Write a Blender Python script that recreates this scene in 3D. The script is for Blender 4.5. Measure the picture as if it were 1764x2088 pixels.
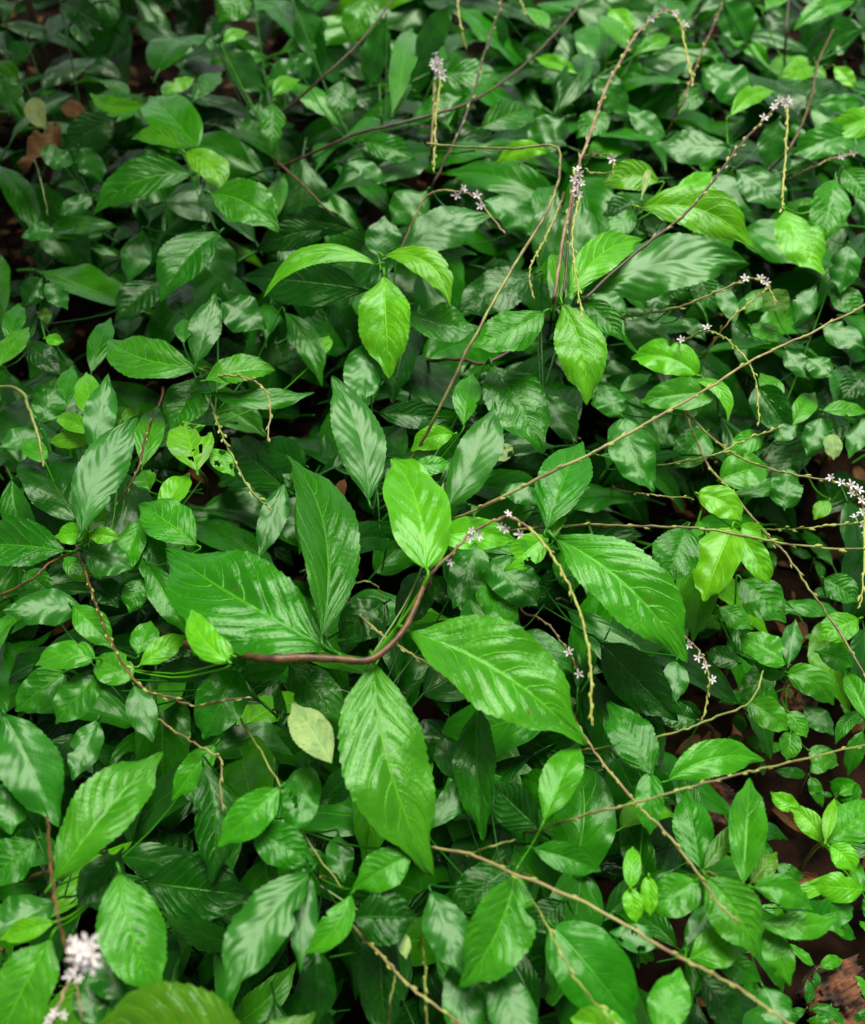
import bpy, math, random
from mathutils import Vector, Matrix, noise
R = math.radians
random.seed(11)
for o in list(bpy.data.objects): bpy.data.objects.remove(o)
S = bpy.context.scene
COL = S.collection

# ------------------------------------------------------------------ camera, sky, sun, exposure
CAM_H, PITCH, VFOV = 1.55, R(48), R(50)
cam_d = bpy.data.cameras.new('camera'); cam = bpy.data.objects.new('camera', cam_d); COL.objects.link(cam)
cam.location = (0, 0, CAM_H); cam.rotation_euler = (R(90) - PITCH, 0, 0)
cam_d.sensor_fit = 'VERTICAL'; cam_d.angle = VFOV; cam_d.clip_start = .02; cam_d.clip_end = 200
cam_d.dof.use_dof = True; cam_d.dof.focus_distance = 1.38; cam_d.dof.aperture_fstop = 2.6
S.camera = cam
W = bpy.data.worlds.new('World'); S.world = W; W.use_nodes = True
nt = W.node_tree; nt.nodes.clear()
sky = nt.nodes.new('ShaderNodeTexSky'); sky.sky_type = 'NISHITA'; sky.sun_disc = False
SUN_EL, SUN_AZ = R(70), R(15)          # sun stands beyond the far side of the thicket
sky.sun_elevation = SUN_EL; sky.sun_rotation = SUN_AZ; sky.dust_density = .8; sky.air_density = .45; sky.ozone_density = 1.0
bg = nt.nodes.new('ShaderNodeBackground'); bg.inputs[1].default_value = .05
wo = nt.nodes.new('ShaderNodeOutputWorld'); hs = nt.nodes.new('ShaderNodeHueSaturation'); hs.inputs['Saturation'].default_value = .15   # thin overcast: a greyer sky
nt.links.new(sky.outputs[0], hs.inputs['Color']); nt.links.new(hs.outputs[0], bg.inputs[0]); nt.links.new(bg.outputs[0], wo.inputs[0])
sd = bpy.data.lights.new('sun', 'SUN'); sd.energy = 1.5; sd.angle = R(36); sd.color = (1, .965, .87)
sun = bpy.data.objects.new('sun', sd); COL.objects.link(sun)
sdir = Vector((math.sin(SUN_AZ)*math.cos(SUN_EL), math.cos(SUN_AZ)*math.cos(SUN_EL), math.sin(SUN_EL)))
sun.rotation_euler = sdir.to_track_quat('Z', 'Y').to_euler(); sun.location = (0, 3, 6)
S.view_settings.view_transform = 'Standard'; S.view_settings.look = 'None'
S.view_settings.exposure = 2.08; S.view_settings.gamma = 1; S.view_settings.use_curve_mapping = False
S.cycles.max_bounces = 6; S.cycles.transmission_bounces = 6

# ------------------------------------------------------------------ where things stand
FW, FH = 1764., 2088.
FL = (FH/2)/math.tan(VFOV/2)
CP, SP = math.cos(PITCH), math.sin(PITCH)
def ray(x, y):
    a = (x - FW/2)/FL; b = -(y - FH/2)/FL
    return Vector((a, CP + b*SP, -SP + b*CP))
def at(x, y, z):
    r = ray(x, y)
    return Vector((0, 0, CAM_H)) + r*((z - CAM_H)/r.z)
CAMP = Vector((0, 0, CAM_H)); UP = Vector((0, 0, 1))
LZ = .055

# ------------------------------------------------------------------ helpers
def mesh_obj(name, verts, faces, mat, parent=None, uvs=None, smooth=True, color=None):
    me = bpy.data.meshes.new(name); me.from_pydata(verts, [], faces)
    if uvs is not None:
        ul = me.uv_layers.new(name='leaf')
        idx = [0]*len(me.loops); me.loops.foreach_get('vertex_index', idx)
        flat = []
        for i in idx: flat += uvs[i]
        ul.data.foreach_set('uv', flat)
    if smooth: me.polygons.foreach_set('use_smooth', [True]*len(me.polygons))
    me.materials.append(mat); me.update()
    o = bpy.data.objects.new(name, me); COL.objects.link(o)
    if parent: o.parent = parent; o.matrix_parent_inverse = Matrix.Translation(-parent.location)
    if color: o.color = color
    return o
def thing(name, loc, label, cat, group=None):
    o = bpy.data.objects.new(name, None); COL.objects.link(o); o.location = loc; o.empty_display_size = .02
    o['label'] = label; o['category'] = cat
    if group: o['group'] = group
    return o
def catmull(pts, step=4):
    out = []
    n = len(pts)
    for i in range(n-1):
        p0 = pts[max(0, i-1)]; p1 = pts[i]; p2 = pts[i+1]; p3 = pts[min(n-1, i+2)]
        for k in range(step):
            t = k/step
            out.append(.5*((2*p1) + (p2-p0)*t + (2*p0-5*p1+4*p2-p3)*t*t + (3*p1-p0-3*p2+p3)*t**3))
    out.append(pts[-1]); return out
def tube_data(pts, r0, r1, seg=6, knob=0.):
    vs, fs = [], []
    n = len(pts); ref = Vector((.3, .2, 1)).normalized()
    for i, p in enumerate(pts):
        t = (pts[min(n-1, i+1)] - pts[max(0, i-1)])
        t = t.normalized() if t.length > 1e-9 else UP
        a = t.cross(ref)
        if a.length < .05: a = t.cross(Vector((1, 0, 0)))
        a.normalize(); b = t.cross(a)
        r = r0 + (r1-r0)*i/(n-1)
        if knob: r *= 1 + knob*random.random()
        for k in range(seg):
            q = 2*math.pi*k/seg
            vs.append(tuple(p + a*(math.cos(q)*r) + b*(math.sin(q)*r)))
    for i in range(n-1):
        for k in range(seg):
            fs.append((i*seg+k, i*seg+(k+1) % seg, (i+1)*seg+(k+1) % seg, (i+1)*seg+k))
    fs.append(tuple(range(seg))[::-1]); fs.append(tuple((n-1)*seg+k for k in range(seg)))
    return vs, fs

# ------------------------------------------------------------------ materials
def N(nt, typ, **kw):
    n = nt.nodes.new(typ)
    for k, v in kw.items():
        if k == 'op': n.operation = v
        elif k.startswith('i'): n.inputs[int(k[1:])].default_value = v
        else: setattr(n, k, v)
    return n
def M(nt, op, a, b=None, c=None, clamp=False):
    n = nt.nodes.new('ShaderNodeMath'); n.operation = op; n.use_clamp = clamp
    for i, v in enumerate((a, b, c)):
        if v is None: continue
        if isinstance(v, (int, float)): n.inputs[i].default_value = v
        else: nt.links.new(v, n.inputs[i])
    return n.outputs[0]
VEIN = {'S': (8, 2.5), 'O': (6, 2.2)}
def leaf_mat(name, nv, slant, rough=.3, trans=.19, veincol=(1.7, 1.5, 1.4), spots=.0, sp0=.60, veinamt=.55, bump=1.0, coat=.35):
    m = bpy.data.materials.new(name); m.use_nodes = True; t = m.node_tree; t.nodes.clear(); L = t.links.new
    uv = N(t, 'ShaderNodeUVMap', uv_map='leaf'); sep = N(t, 'ShaderNodeSeparateXYZ'); L(uv.outputs[0], sep.inputs[0])
    oi = N(t, 'ShaderNodeObjectInfo')
    u, v = sep.outputs[0], sep.outputs[1]
    a = M(t, 'ABSOLUTE', M(t, 'MULTIPLY_ADD', v, 2, -1))
    # coordinate for noise: leaf space moved by the object's own random number
    cmb = N(t, 'ShaderNodeCombineXYZ'); L(M(t, 'MULTIPLY', u, 2.6), cmb.inputs[0]); L(v, cmb.inputs[1]); L(M(t, 'MULTIPLY', oi.outputs['Random'], 37.), cmb.inputs[2])
    n1 = N(t, 'ShaderNodeTexNoise'); n1.inputs['Scale'].default_value = 2.2; n1.inputs['Detail'].default_value = 3; L(cmb.outputs[0], n1.inputs[0])
    n2 = N(t, 'ShaderNodeTexNoise'); n2.inputs['Scale'].default_value = 26; n2.inputs['Detail'].default_value = 3; L(cmb.outputs[0], n2.inputs[0])
    vor = N(t, 'ShaderNodeTexVoronoi', feature='DISTANCE_TO_EDGE'); vor.inputs['Scale'].default_value = 17; L(cmb.outputs[0], vor.inputs[0])
    side = M(t, 'GREATER_THAN', v, .5)
    ph = M(t, 'SUBTRACT', M(t, 'MULTIPLY', u, nv), M(t, 'MULTIPLY', M(t, 'POWER', a, 1.4), slant))
    ph = M(t, 'ADD', ph, M(t, 'MULTIPLY', side, .42))
    ph = M(t, 'ADD', ph, M(t, 'MULTIPLY', M(t, 'SUBTRACT', n1.outputs[0], .5), 1.0))
    fr = M(t, 'ABSOLUTE', M(t, 'SUBTRACT', M(t, 'FRACT', ph), .5))        # .5 on the vein, 0 between
    lat = M(t, 'SUBTRACT', 1, M(t, 'DIVIDE', M(t, 'SUBTRACT', .5, fr), .05), clamp=True)
    lat = M(t, 'MULTIPLY', lat, M(t, 'SUBTRACT', 1.0, M(t, 'MULTIPLY', a, .85)))
    mid = M(t, 'SUBTRACT', 1, M(t, 'DIVIDE', a, M(t, 'SUBTRACT', .052, M(t, 'MULTIPLY', u, .028))), clamp=True); mid = M(t, 'POWER', mid, .6)
    vein = M(t, 'MAXIMUM', lat, mid)
    # colour
    mul = N(t, 'ShaderNodeMix', data_type='RGBA', blend_type='MULTIPLY'); mul.inputs[0].default_value = 1
    ramp = N(t, 'ShaderNodeValToRGB'); e = ramp.color_ramp.elements
    e[0].position = .3; e[0].color = (.70, .78, .75, 1); e[1].position = .72; e[1].color = (1.25, 1.12, 1.1, 1)
    L(n1.outputs[0], ramp.inputs[0]); L(oi.outputs['Color'], mul.inputs[6]); L(ramp.outputs[0], mul.inputs[7])
    vm = N(t, 'ShaderNodeMix', data_type='RGBA', blend_type='MIX')
    L(M(t, 'MULTIPLY', vein, veinamt), vm.inputs[0]); L(mul.outputs[2], vm.inputs[6])
    vc = N(t, 'ShaderNodeMix', data_type='RGBA', blend_type='MULTIPLY'); vc.inputs[0].default_value = 1
    L(oi.outputs['Color'], vc.inputs[6]); vc.inputs[7].default_value = (*[c*1.25 for c in veincol], 1)
    va = N(t, 'ShaderNodeMix', data_type='RGBA', blend_type='ADD'); va.inputs[0].default_value = 1; va.inputs[7].default_value = (.038, .062, .005, 1); L(vc.outputs[2], va.inputs[6]); L(va.outputs[2], vm.inputs[7])
    col = vm.outputs[2]
    if spots:
        n3 = N(t, 'ShaderNodeTexNoise'); n3.inputs['Scale'].default_value = 7; n3.inputs['Detail'].default_value = 4; L(cmb.outputs[0], n3.inputs[0])
        r3 = N(t, 'ShaderNodeValToRGB'); r3.color_ramp.elements[0].position = sp0; r3.color_ramp.elements[1].position = sp0 + .05
        L(n3.outputs[0], r3.inputs[0])
        sm = N(t, 'ShaderNodeMix', data_type='RGBA'); L(M(t, 'MULTIPLY', r3.outputs[0], spots), sm.inputs[0]); L(col, sm.inputs[6]); sm.inputs[7].default_value = (.12, .06, .015, 1); col = sm.outputs[2]
    # relief: sunken veins, pillowed blade between, fine net
    pil = M(t, 'POWER', M(t, 'SUBTRACT', 1, M(t, 'MULTIPLY', fr, 2)), .55)
    net = M(t, 'MULTIPLY', M(t, 'MINIMUM', vor.outputs[0], .10), .45)
    h = M(t, 'ADD', M(t, 'MULTIPLY', pil, .55), M(t, 'ADD', net, M(t, 'MULTIPLY', n2.outputs[0], .05)))
    h = M(t, 'SUBTRACT', h, M(t, 'MULTIPLY', mid, .5))
    bp = N(t, 'ShaderNodeBump'); bp.inputs['Strength'].default_value = .62*bump; bp.inputs['Distance'].default_value = .0035; L(h, bp.inputs['Height'])
    P = N(t, 'ShaderNodeBsdfPrincipled'); L(col, P.inputs['Base Color']); L(bp.outputs[0], P.inputs['Normal'])
    rr = M(t, 'ADD', M(t, 'MULTIPLY', n1.outputs[0], .2), rough - .12); L(rr, P.inputs['Roughness'])
    P.inputs['Coat Weight'].default_value = coat; P.inputs['Coat Roughness'].default_value = .14 if rough < .35 else .27; P.inputs['Specular IOR Level'].default_value = .30; P.inputs['Specular Tint'].default_value = (.52, 1, .40, 1)
    T = N(t, 'ShaderNodeBsdfTranslucent'); tc = N(t, 'ShaderNodeMix', data_type='RGBA', blend_type='MULTIPLY'); tc.inputs[0].default_value = 1
    L(col, tc.inputs[6]); tc.inputs[7].default_value = (1.9, 1.5, .5, 1); L(tc.outputs[2], T.inputs[0]); L(bp.outputs[0], T.inputs['Normal'])
    mx = N(t, 'ShaderNodeMixShader'); mx.inputs[0].default_value = trans; L(P.outputs[0], mx.inputs[1]); L(T.outputs[0], mx.inputs[2])
    o = N(t, 'ShaderNodeOutputMaterial'); L(mx.outputs[0], o.inputs[0])
    return m
MAT = {
 'S': leaf_mat('toothed_leaf', *VEIN['S'], rough=.27, coat=.18, veinamt=.75, spots=.6, sp0=.695),
 'W': leaf_mat('wet_leaf', *VEIN['S'], rough=.42, coat=.34, veinamt=.35, bump=.3, spots=.6, sp0=.70),
 'V': leaf_mat('wet_small_leaf', *VEIN['S'], rough=.42, coat=.34, veinamt=.3, bump=.25),
 'T': leaf_mat('small_toothed_leaf', *VEIN['S'], rough=.30, coat=.12, veinamt=.45, bump=.4, spots=.6, sp0=.69),
 'O': leaf_mat('oval_leaf', *VEIN['O'], rough=.33, veinamt=.4, bump=.45, coat=.16, spots=.6, sp0=.69),
 'P': leaf_mat('pale_leaf', *VEIN['O'], rough=.5, veinamt=.3, bump=.4, spots=.35, coat=.05, trans=.35),
 'R': leaf_mat('dead_leaf', *VEIN['O'], rough=.6, veinamt=.3, bump=.8, spots=.7, coat=.05, trans=.1),
}
def plain_mat(name, c1, c2, scale=60, rough=.5, bump=.3, mixobj=False, lo=.35, hi=.65):
    m = bpy.data.materials.new(name); m.use_nodes = True; t = m.node_tree; P = t.nodes['Principled BSDF']; L = t.links.new
    tc = N(t, 'ShaderNodeTexCoord'); n = N(t, 'ShaderNodeTexNoise'); n.inputs['Scale'].default_value = scale; n.inputs['Detail'].default_value = 5
    L(tc.outputs['Object'], n.inputs[0]); r = N(t, 'ShaderNodeValToRGB'); r.color_ramp.elements[0].position = lo; r.color_ramp.elements[1].position = hi
    r.color_ramp.elements[0].color = (*c1, 1); r.color_ramp.elements[1].color = (*c2, 1); L(n.outputs[0], r.inputs[0]); L(r.outputs[0], P.inputs['Base Color'])
    b = N(t, 'ShaderNodeBump'); b.inputs['Strength'].default_value = bump; b.inputs['Distance'].default_value = .002; L(n.outputs[0], b.inputs['Height']); L(b.outputs[0], P.inputs['Normal'])
    P.inputs['Roughness'].default_value = rough
    return m
STEM = {
 'brown': plain_mat('brown_stem', (.045, .019, .004), (.15, .070, .015)),
 'green': plain_mat('green_stem', (.10, .16, .02), (.24, .28, .05)),
 'mix': plain_mat('mottled_stem', (.10, .055, .03), (.24, .28, .05), 45),
 'pink': plain_mat('pinkish_stem', (.15, .065, .04), (.30, .22, .11), 45),
 'tan': plain_mat('tan_stem', (.20, .13, .06), (.32, .30, .09), 40),
 'yellow': plain_mat('yellow_green_stem', (.22, .24, .02), (.40, .42, .09), 60),
 'dark': plain_mat('dark_stem', (.035, .022, .012), (.09, .05, .025)),
}
BRACT = plain_mat('seed_scale', (.20, .30, .03), (.42, .42, .11), 200, .45)
PETAL = plain_mat('white_petal', (.50, .45, .44), (.66, .62, .58), 90, .55, .1)
SOIL = plain_mat('soil', (.003, .002, .001), (.020, .010, .005), 22, .9, 1.0); SOIL.node_tree.nodes['Principled BSDF'].inputs['Specular IOR Level'].default_value = .05
WOOD = plain_mat('rotten_wood', (.008, .003, .0015), (.20, .070, .025), 38, .85, 1.0, lo=.4, hi=.7)
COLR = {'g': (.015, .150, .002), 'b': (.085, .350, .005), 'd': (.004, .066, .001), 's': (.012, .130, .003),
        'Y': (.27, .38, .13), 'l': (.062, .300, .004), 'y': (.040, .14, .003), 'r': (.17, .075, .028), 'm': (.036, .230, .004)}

# ------------------------------------------------------------------ leaves
def wfun(kind, t):
    if kind == 'S':
        w = math.sin(math.pi*(t**.93))**.86
        if t < .16: w *= .72 + .28*t/.16
        if t > .78: w *= 1 - .30*math.sin((t-.78)/.22*math.pi)**1.2
        return w
    if kind == 'O':
        a, b = .55, .72
        w = (t**a)*((1-t)**b)/(((a/(a+b))**a)*((b/(a+b))**b))
        if t > .88: w *= 1 - .45*math.sin((t-.88)/.12*math.pi)
        return w
def leaf_geo(kind, base, ctrl, tip, nrm, hw, fold, wav, seed, nu, nv, holes=(), petiole=None, curl=0., twist=0., quilt=1., pr=.0016):
    rnd = random.Random(seed); p1 = rnd.random()*6.28; p2 = rnd.random()*6.28; p3 = rnd.random()*6.28
    ln = (tip-base).length; vs, uvs, fs = [], [], []
    npair, slant = VEIN[kind]; nteeth = 19 if kind == 'S' else 0
    asym = rnd.uniform(-.07, .07); damage = rnd.random() < .22 and .014 < hw < .04; dt = rnd.uniform(.25, .8); ds = rnd.choice((-1, 1)); dw = rnd.uniform(.02, .05); dd = rnd.uniform(.12, .4)
    rows = []
    for i in range(nu+1):
        t = i/nu
        P = base*(1-t)**2 + ctrl*(2*t*(1-t)) + tip*t*t
        T = ((ctrl-base)*(1-t) + (tip-ctrl)*t)
        T = T.normalized() if T.length > 1e-9 else (tip-base).normalized()
        Nn = (nrm - T*nrm.dot(T)).normalized()
        Sd = T.cross(Nn).normalized()
        if twist:
            q = Matrix.Rotation(twist*(t-.3), 3, T); Nn = q @ Nn; Sd = q @ Sd
        w = wfun(kind, min(max(t, .004), .997))*hw
        for j in range(nv+1):
            v = j/nv*2-1; a = abs(v); ww = w*(1 + asym*(1 if v > 0 else -1))
            if nteeth and a > .999:
                s = (t*nteeth + .3*(v > 0)) % 1.0
                ww *= 1 + .055*(s-.45)*min(1, 5*t)
            ww *= 1 + .025*math.sin(t*17+p3+(2 if v > 0 else 0))*a
            if damage and v*ds > 0:
                ww *= 1 - dd*math.exp(-((t-dt)/dw)**2)*a*a
            side = .42 if v > 0 else 0.
            ph = t*npair - (a**1.4)*slant + side
            q = (abs(math.sin(math.pi*ph)))**.75
            edge = math.sin(math.pi*min(1, a*.96+.02))
            z = ww*a*math.sin(fold) - curl*ww*a*a
            z += wav*hw*(a**2)*math.sin(t*9.5+p1+(1.7 if v > 0 else 0)) + wav*.45*hw*a*math.sin(t*21+p2+v*1.5)
            z += hw*.055*noise.noise(Vector((t*4.5, v*1.3, seed % 997)))*min(1, a*3) + hw*.014*noise.noise(Vector((t*19, v*4, seed % 991)))*a
            z += quilt*hw*.06*(q-.5)*(edge**.6)*(1 if t < .93 else .3)
            c = P + Sd*(v*ww*math.cos(fold)) + Nn*z
            vs.append(tuple(c)); uvs.append((t, v*.5+.5))
    k = nv+1
    for i in range(nu):
        for j in range(nv):
            if holes:
                u0 = (i+.5)/nu; v0 = (j+.5)/nv*2-1
                if any(((u0-h[0])/h[2])**2 + ((v0-h[1])/h[3])**2 < 1 + .35*math.sin(9*math.atan2(v0-h[1], (u0-h[0])*3)) for h in holes): continue
            fs.append((i*k+j, (i+1)*k+j, (i+1)*k+j+1, i*k+j+1))
    if petiole:
        n0 = len(vs); pts = catmull(petiole, 3)
        a, b = tube_data(pts, pr*1.25, pr*.9, 5)
        vs += a; uvs += [(.5, .93)]*len(a); fs += [tuple(n0+q for q in f) for f in b]
    return vs, fs, uvs
# ------------------------------------------------------------------ shoots traced from the place: (label, node x y level, leaves)
# a leaf line: base x y, tip x y, width, tone, level, options (O oval, b bend, a arch, z droop, f facing, r roll, v fold, H holes, q quilt)
SHOOTS = [
("broad-leaved branch with the largest toothed leaves, on a curved brown stem in the middle", 'leafy_branch', 'plant', (752, 1345, 10), """
680 1328 338 1122 196 g 10.3 b-.05 f.55 r10 v.25
655 1300 583 926 128 g 10.8 b.07 f.45 r24 v.5 S
762 1350 882 1785 184 m 10.6 b.07 f.35 r-6 v.16
832 1288 1192 1520 182 m 10.6 b-.045 f.45 r-12 v.3
868 1158 800 936 130 l 11.0 b.05 f.6 O r8 v.16 q1.2
893 1098 1050 1102 68 b 10.6 O b-.06 f.75
888 1090 905 984 15 Y 11 v.9
862 1172 812 1272 78 d 9.2 O
975 1108 925 1242 78 s 9.6 O v.5
590 1350 700 1480 95 g 9 f.3
"""),
("bright three-leaved shoot with one leaf hanging straight down above the centre", 'leafy_shoot', 'plant', (778, 552, 10.5), """
783 562 795 772 112 b 10.8 f.5 v.12 z.07
768 540 538 606 42 b 10.8 b.24 f.4
782 522 917 624 62 b 10.6 b-.22 f.5
748 592 495 565 98 d 9.4 f.6 v.2
822 520 1003 440 88 s 9.2 b-.08 f.3
778 532 785 440 78 s 8.6
805 545 975 520 52 g 8.8 b-.1
835 640 978 668 78 g 9.2 b.12 f.45
"""),
("fresh shoot with a drooping light green leaf beside the white flower cluster", 'leafy_shoot', 'plant', (1128, 622, 10.5), """
1146 620 1196 826 104 b 11 f.5 v.14 z.06 b-.06
1108 636 950 706 88 m 10.8 f.3 b-.08
1160 602 1312 488 78 b 10.4 f.6 b-.08
1192 600 1530 536 124 s 9.8 f.3 b-.08
1140 602 1126 518 34 b 10.6 v.8
1158 600 1188 396 92 s 8.8
1100 545 1135 385 62 s 8.4
1188 612 1272 695 58 g 10
1092 560 925 640 96 d 8.6 f.5
"""),
("long glossy drooping leaf cluster right of the hanging flower spike", 'leafy_branch', 'plant', (1128, 1092, 10), """
1132 1098 1402 1352 146 m 10.6 b-.055 f.35 v.3 z.04
1115 1078 1186 900 108 g 10.1 f.3 r-8
1130 1100 1205 992 48 b 9.9 b-.12
1118 1092 1028 1165 68 b 9.8 H1
1400 1075 1352 1200 98 g 9.4 f.35
1000 1140 1096 1236 92 s 8.6 O f.1
985 1190 1048 1284 78 m 8.2 O
1066 1290 1168 1372 58 s 8 O
1225 1310 1382 1470 108 d 8.8 f.5
1378 1345 1378 1432 56 s 8.6
"""),
("pair of shiny yellow-green oval leaves hanging under a long bare stem", 'leafy_shoot', 'plant', (1512, 1078, 8.6), """
1493 1076 1436 1226 96 b 9 O f.45 r16 v.2 q.3
1515 1098 1568 1192 58 b 8.8 O f.6 q.5
1508 1076 1568 1096 38 b 8.6 O
1424 1008 1512 1062 64 b 8.8 O f.2 b-.1 q.3
1437 1092 1413 1308 82 m 8 O f.3 z.06
"""),
("paired round leaves above the long diagonal stem at right", 'leafy_shoot', 'plant', (1420, 775, 8.5), """
1420 765 1288 732 72 b 8.8 O f.6 b.12 q.5
1456 802 1304 820 68 m 8.6 O f.3 q.6
1412 776 1484 860 30 b 8.9 b-.25
1270 852 1332 1004 90 s 8.6 O f.25 b.06
1215 785 1268 852 64 s 8 O
1262 800 1328 764 32 g 7.8
1440 882 1375 955 76 g 7 O
"""),
("single round veined leaf under the crossing thin stems at right", 'leafy_shoot', 'plant', (1478, 985, 7), """
1470 978 1566 950 78 m 7.4 O f.5
1490 1010 1640 990 40 g 6.5
1560 880 1482 930 50 m 6.6
"""),
("light green broad leaf shoot with a pale unopened bud at upper right", 'leafy_shoot', 'plant', (1302, 418, 10), """
1305 424 1537 506 94 b 10.4 b-.12 f.4
1345 372 1228 380 62 b 10.2 b.12 f.6
1372 388 1450 350 40 b 10 b.1
1308 405 1323 345 15 Y 10.4 v.9
1295 430 1235 500 50 g 9.4
1310 412 1230 440 56 g 9.2
"""),
("pale-edged upright leaf pair at the far right, above mid height", 'leafy_shoot', 'plant', (1705, 365, 9.5), """
1702 364 1667 508 80 m 10 f.2
1600 428 1682 562 88 b 9.6 f.5 b.08
1730 500 1714 600 64 s 8.6
1720 345 1775 420 60 g 9
1610 325 1664 372 42 s 8
"""),
("grey-sheened leaf cluster under the upper right diagonal stem", 'leafy_shoot', 'plant', (1490, 318, 8.5), """
1486 300 1332 292 68 s 9 b-.06
1355 278 1278 228 42 s 8.4
1500 346 1608 428 72 s 8.8
1430 360 1538 432 64 s 8.6
1490 236 1582 188 42 b 9 b-.08
1590 244 1560 346 60 s 8.8
1740 276 1616 316 70 g 8.8 O
1800 222 1674 264 62 b 9.2 b-.1
1668 212 1762 212 38 g 8.8
"""),
("shoot of curled glossy leaves in the upper right corner", 'leafy_shoot', 'plant', (1660, 120, 8), """
1745 2 1618 62 48 m 8.8 b.06
1760 58 1652 150 74 s 8.6 b.18
1475 2 1532 86 78 s 8.4
1530 196 1430 138 78 s 8.2 O
1592 158 1662 138 44 b 8.4
1702 136 1745 182 32 b 8.6
1440 178 1380 238 46 g 8
1560 20 1630 -20 50 m 8.4
"""),
("loose top leaves behind the tall arching flower stem", 'leafy_shoot', 'plant', (1240, 130, 7.6), """
1282 100 1218 30 44 m 8
1245 18 1292 74 46 b 8.2
1368 76 1288 116 38 m 8.2
1216 158 1280 236 58 s 8.2 O
1185 190 1185 108 46 g 8
1176 150 1090 118 32 b 8.4
1240 232 1176 282 58 g 7.6
1020 26 1026 98 26 s 8.2
1120 60 1060 20 40 m 8
1330 40 1400 10 52 g 7.6
"""),
("tall upright lance-shaped leaves beside the upper white flower head", 'leafy_shoot', 'plant', (780, 240, 8.2), """
760 -12 714 92 72 m 9 f.3
786 38 748 184 58 s 8.9
850 128 924 6 56 s 9.1
800 232 842 58 54 m 8.7
600 2 727 188 78 s 8.6 b.08
702 165 690 248 68 g 8.8
590 108 634 162 50 s 8.2
740 288 848 326 56 g 8.8
782 376 706 332 38 s 8.8 b.1
945 196 830 252 46 s 8.4
900 150 1028 165 56 g 8.2
980 262 1092 222 68 g 8.4
1152 240 1068 296 56 s 8.6
1118 312 1010 336 40 b 8.8 b.15
"""),
("sheened leaves around the small arched flower twig, upper centre", 'leafy_shoot', 'plant', (930, 440, 8), """
985 410 1088 484 66 s 9.2 b-.12
872 388 798 462 78 s 8.4
1090 440 1130 378 50 g 7.8
660 470 520 512 62 d 8.8 f.6 b.06
720 466 585 440 58 d 8.6 f.6
"""),
("upper left shoot with a rounded pale-sheened leaf over bright smaller ones", 'leafy_shoot', 'plant', (388, 302, 9.5), """
400 300 303 200 98 m 10 O f.35
385 304 268 284 46 b 9.9 f.6 b.1
377 312 454 392 70 b 10.1 f.3 b-.12
304 215 184 190 36 b 9.8 b-.14
337 192 397 160 30 b 9.6
395 206 452 148 44 g 9.2
352 220 340 165 34 m 9
"""),
("shoot of two long toothed leaves below the upper left bright shoot", 'leafy_shoot', 'plant', (410, 372, 9.3), """
395 356 193 437 76 g 9.9 b.1 f.5
430 395 568 474 100 m 10 f.25 b-.08
447 476 328 616 92 g 9.6 f.4 b.05
418 470 470 590 72 s 8.6
290 470 262 578 62 s 8.4
"""),
("hanging leaf tuft left of the flower head, near the top", 'leafy_shoot', 'plant', (558, 205, 8.6), """
556 210 554 306 54 m 9.2 f.4
448 98 540 194 66 s 8.8
456 90 508 66 28 b 8.9 b-.1
510 -5 445 48 60 m 8.8
558 196 612 164 36 b 9 b-.1
455 24 437 76 26 s 8.4
548 162 612 118 34 s 8.4
440 95 417 88 30 s 8.2
"""),
("pale yellow leaf caught in dark foliage at upper left", 'fallen_leaf', 'leaf', None, "83 204 96 262 44 Y 9.4 O b.2 f.5 P"),
("curled orange-brown dead leaf under the pale yellow leaf, upper left", 'dead_leaf', 'leaf', None, "108 255 35 335 52 r 8.9 O b-.15 R w.5"),
("small round brown dead leaf right of the pale yellow leaf", 'dead_leaf', 'leaf', None, "130 212 176 240 38 r 8.9 O R"),
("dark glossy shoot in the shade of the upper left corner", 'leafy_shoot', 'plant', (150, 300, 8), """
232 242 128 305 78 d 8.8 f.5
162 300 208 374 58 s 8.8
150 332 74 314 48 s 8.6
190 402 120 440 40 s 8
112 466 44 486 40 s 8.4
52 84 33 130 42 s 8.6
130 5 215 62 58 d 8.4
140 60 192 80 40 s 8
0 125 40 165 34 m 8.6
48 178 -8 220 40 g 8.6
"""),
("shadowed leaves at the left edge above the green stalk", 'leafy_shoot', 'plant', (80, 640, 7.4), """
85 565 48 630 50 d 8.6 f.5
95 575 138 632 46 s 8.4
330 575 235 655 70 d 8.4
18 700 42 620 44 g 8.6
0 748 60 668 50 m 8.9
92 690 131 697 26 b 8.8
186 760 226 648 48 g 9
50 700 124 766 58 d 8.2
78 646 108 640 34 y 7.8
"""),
("glossy four-leaved shoot spreading over a dark hollow at left", 'leafy_shoot', 'plant', (412, 752, 9.6), """
400 750 222 692 100 m 10.2 b-.12 f.2 v.3
400 742 440 598 66 s 10.4 f.1 v.4
420 776 562 754 58 m 10
430 802 642 800 42 g 9.8 b.12
418 772 345 882 88 g 9.4 f.2
375 700 375 650 40 g 9
450 615 542 672 80 s 8.8
380 640 372 580 62 d 8.6 O
580 638 656 788 56 g 9.2 b-.06
648 728 672 684 34 b 8.8
"""),
("shoot with two silvery toothed leaves pointing up at the left", 'leafy_shoot', 'plant', (165, 1088, 9.4), """
165 1088 282 848 96 s 10.2 b-.06 f.08 v.4
192 930 220 762 66 s 10.4 f.06 v.3
186 852 175 760 54 b 10.2 O q.4
184 880 116 848 40 b 10 O q.4
186 892 102 902 40 b 9.8 O q.4
155 1060 58 920 122 d 9 f.6 O
84 862 114 788 68 s 9 O
82 880 -2 914 52 s 9.2
90 942 48 895 44 m 9.4 O
128 845 148 745 42 g 8.8
248 860 284 832 26 b 9
"""),
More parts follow.
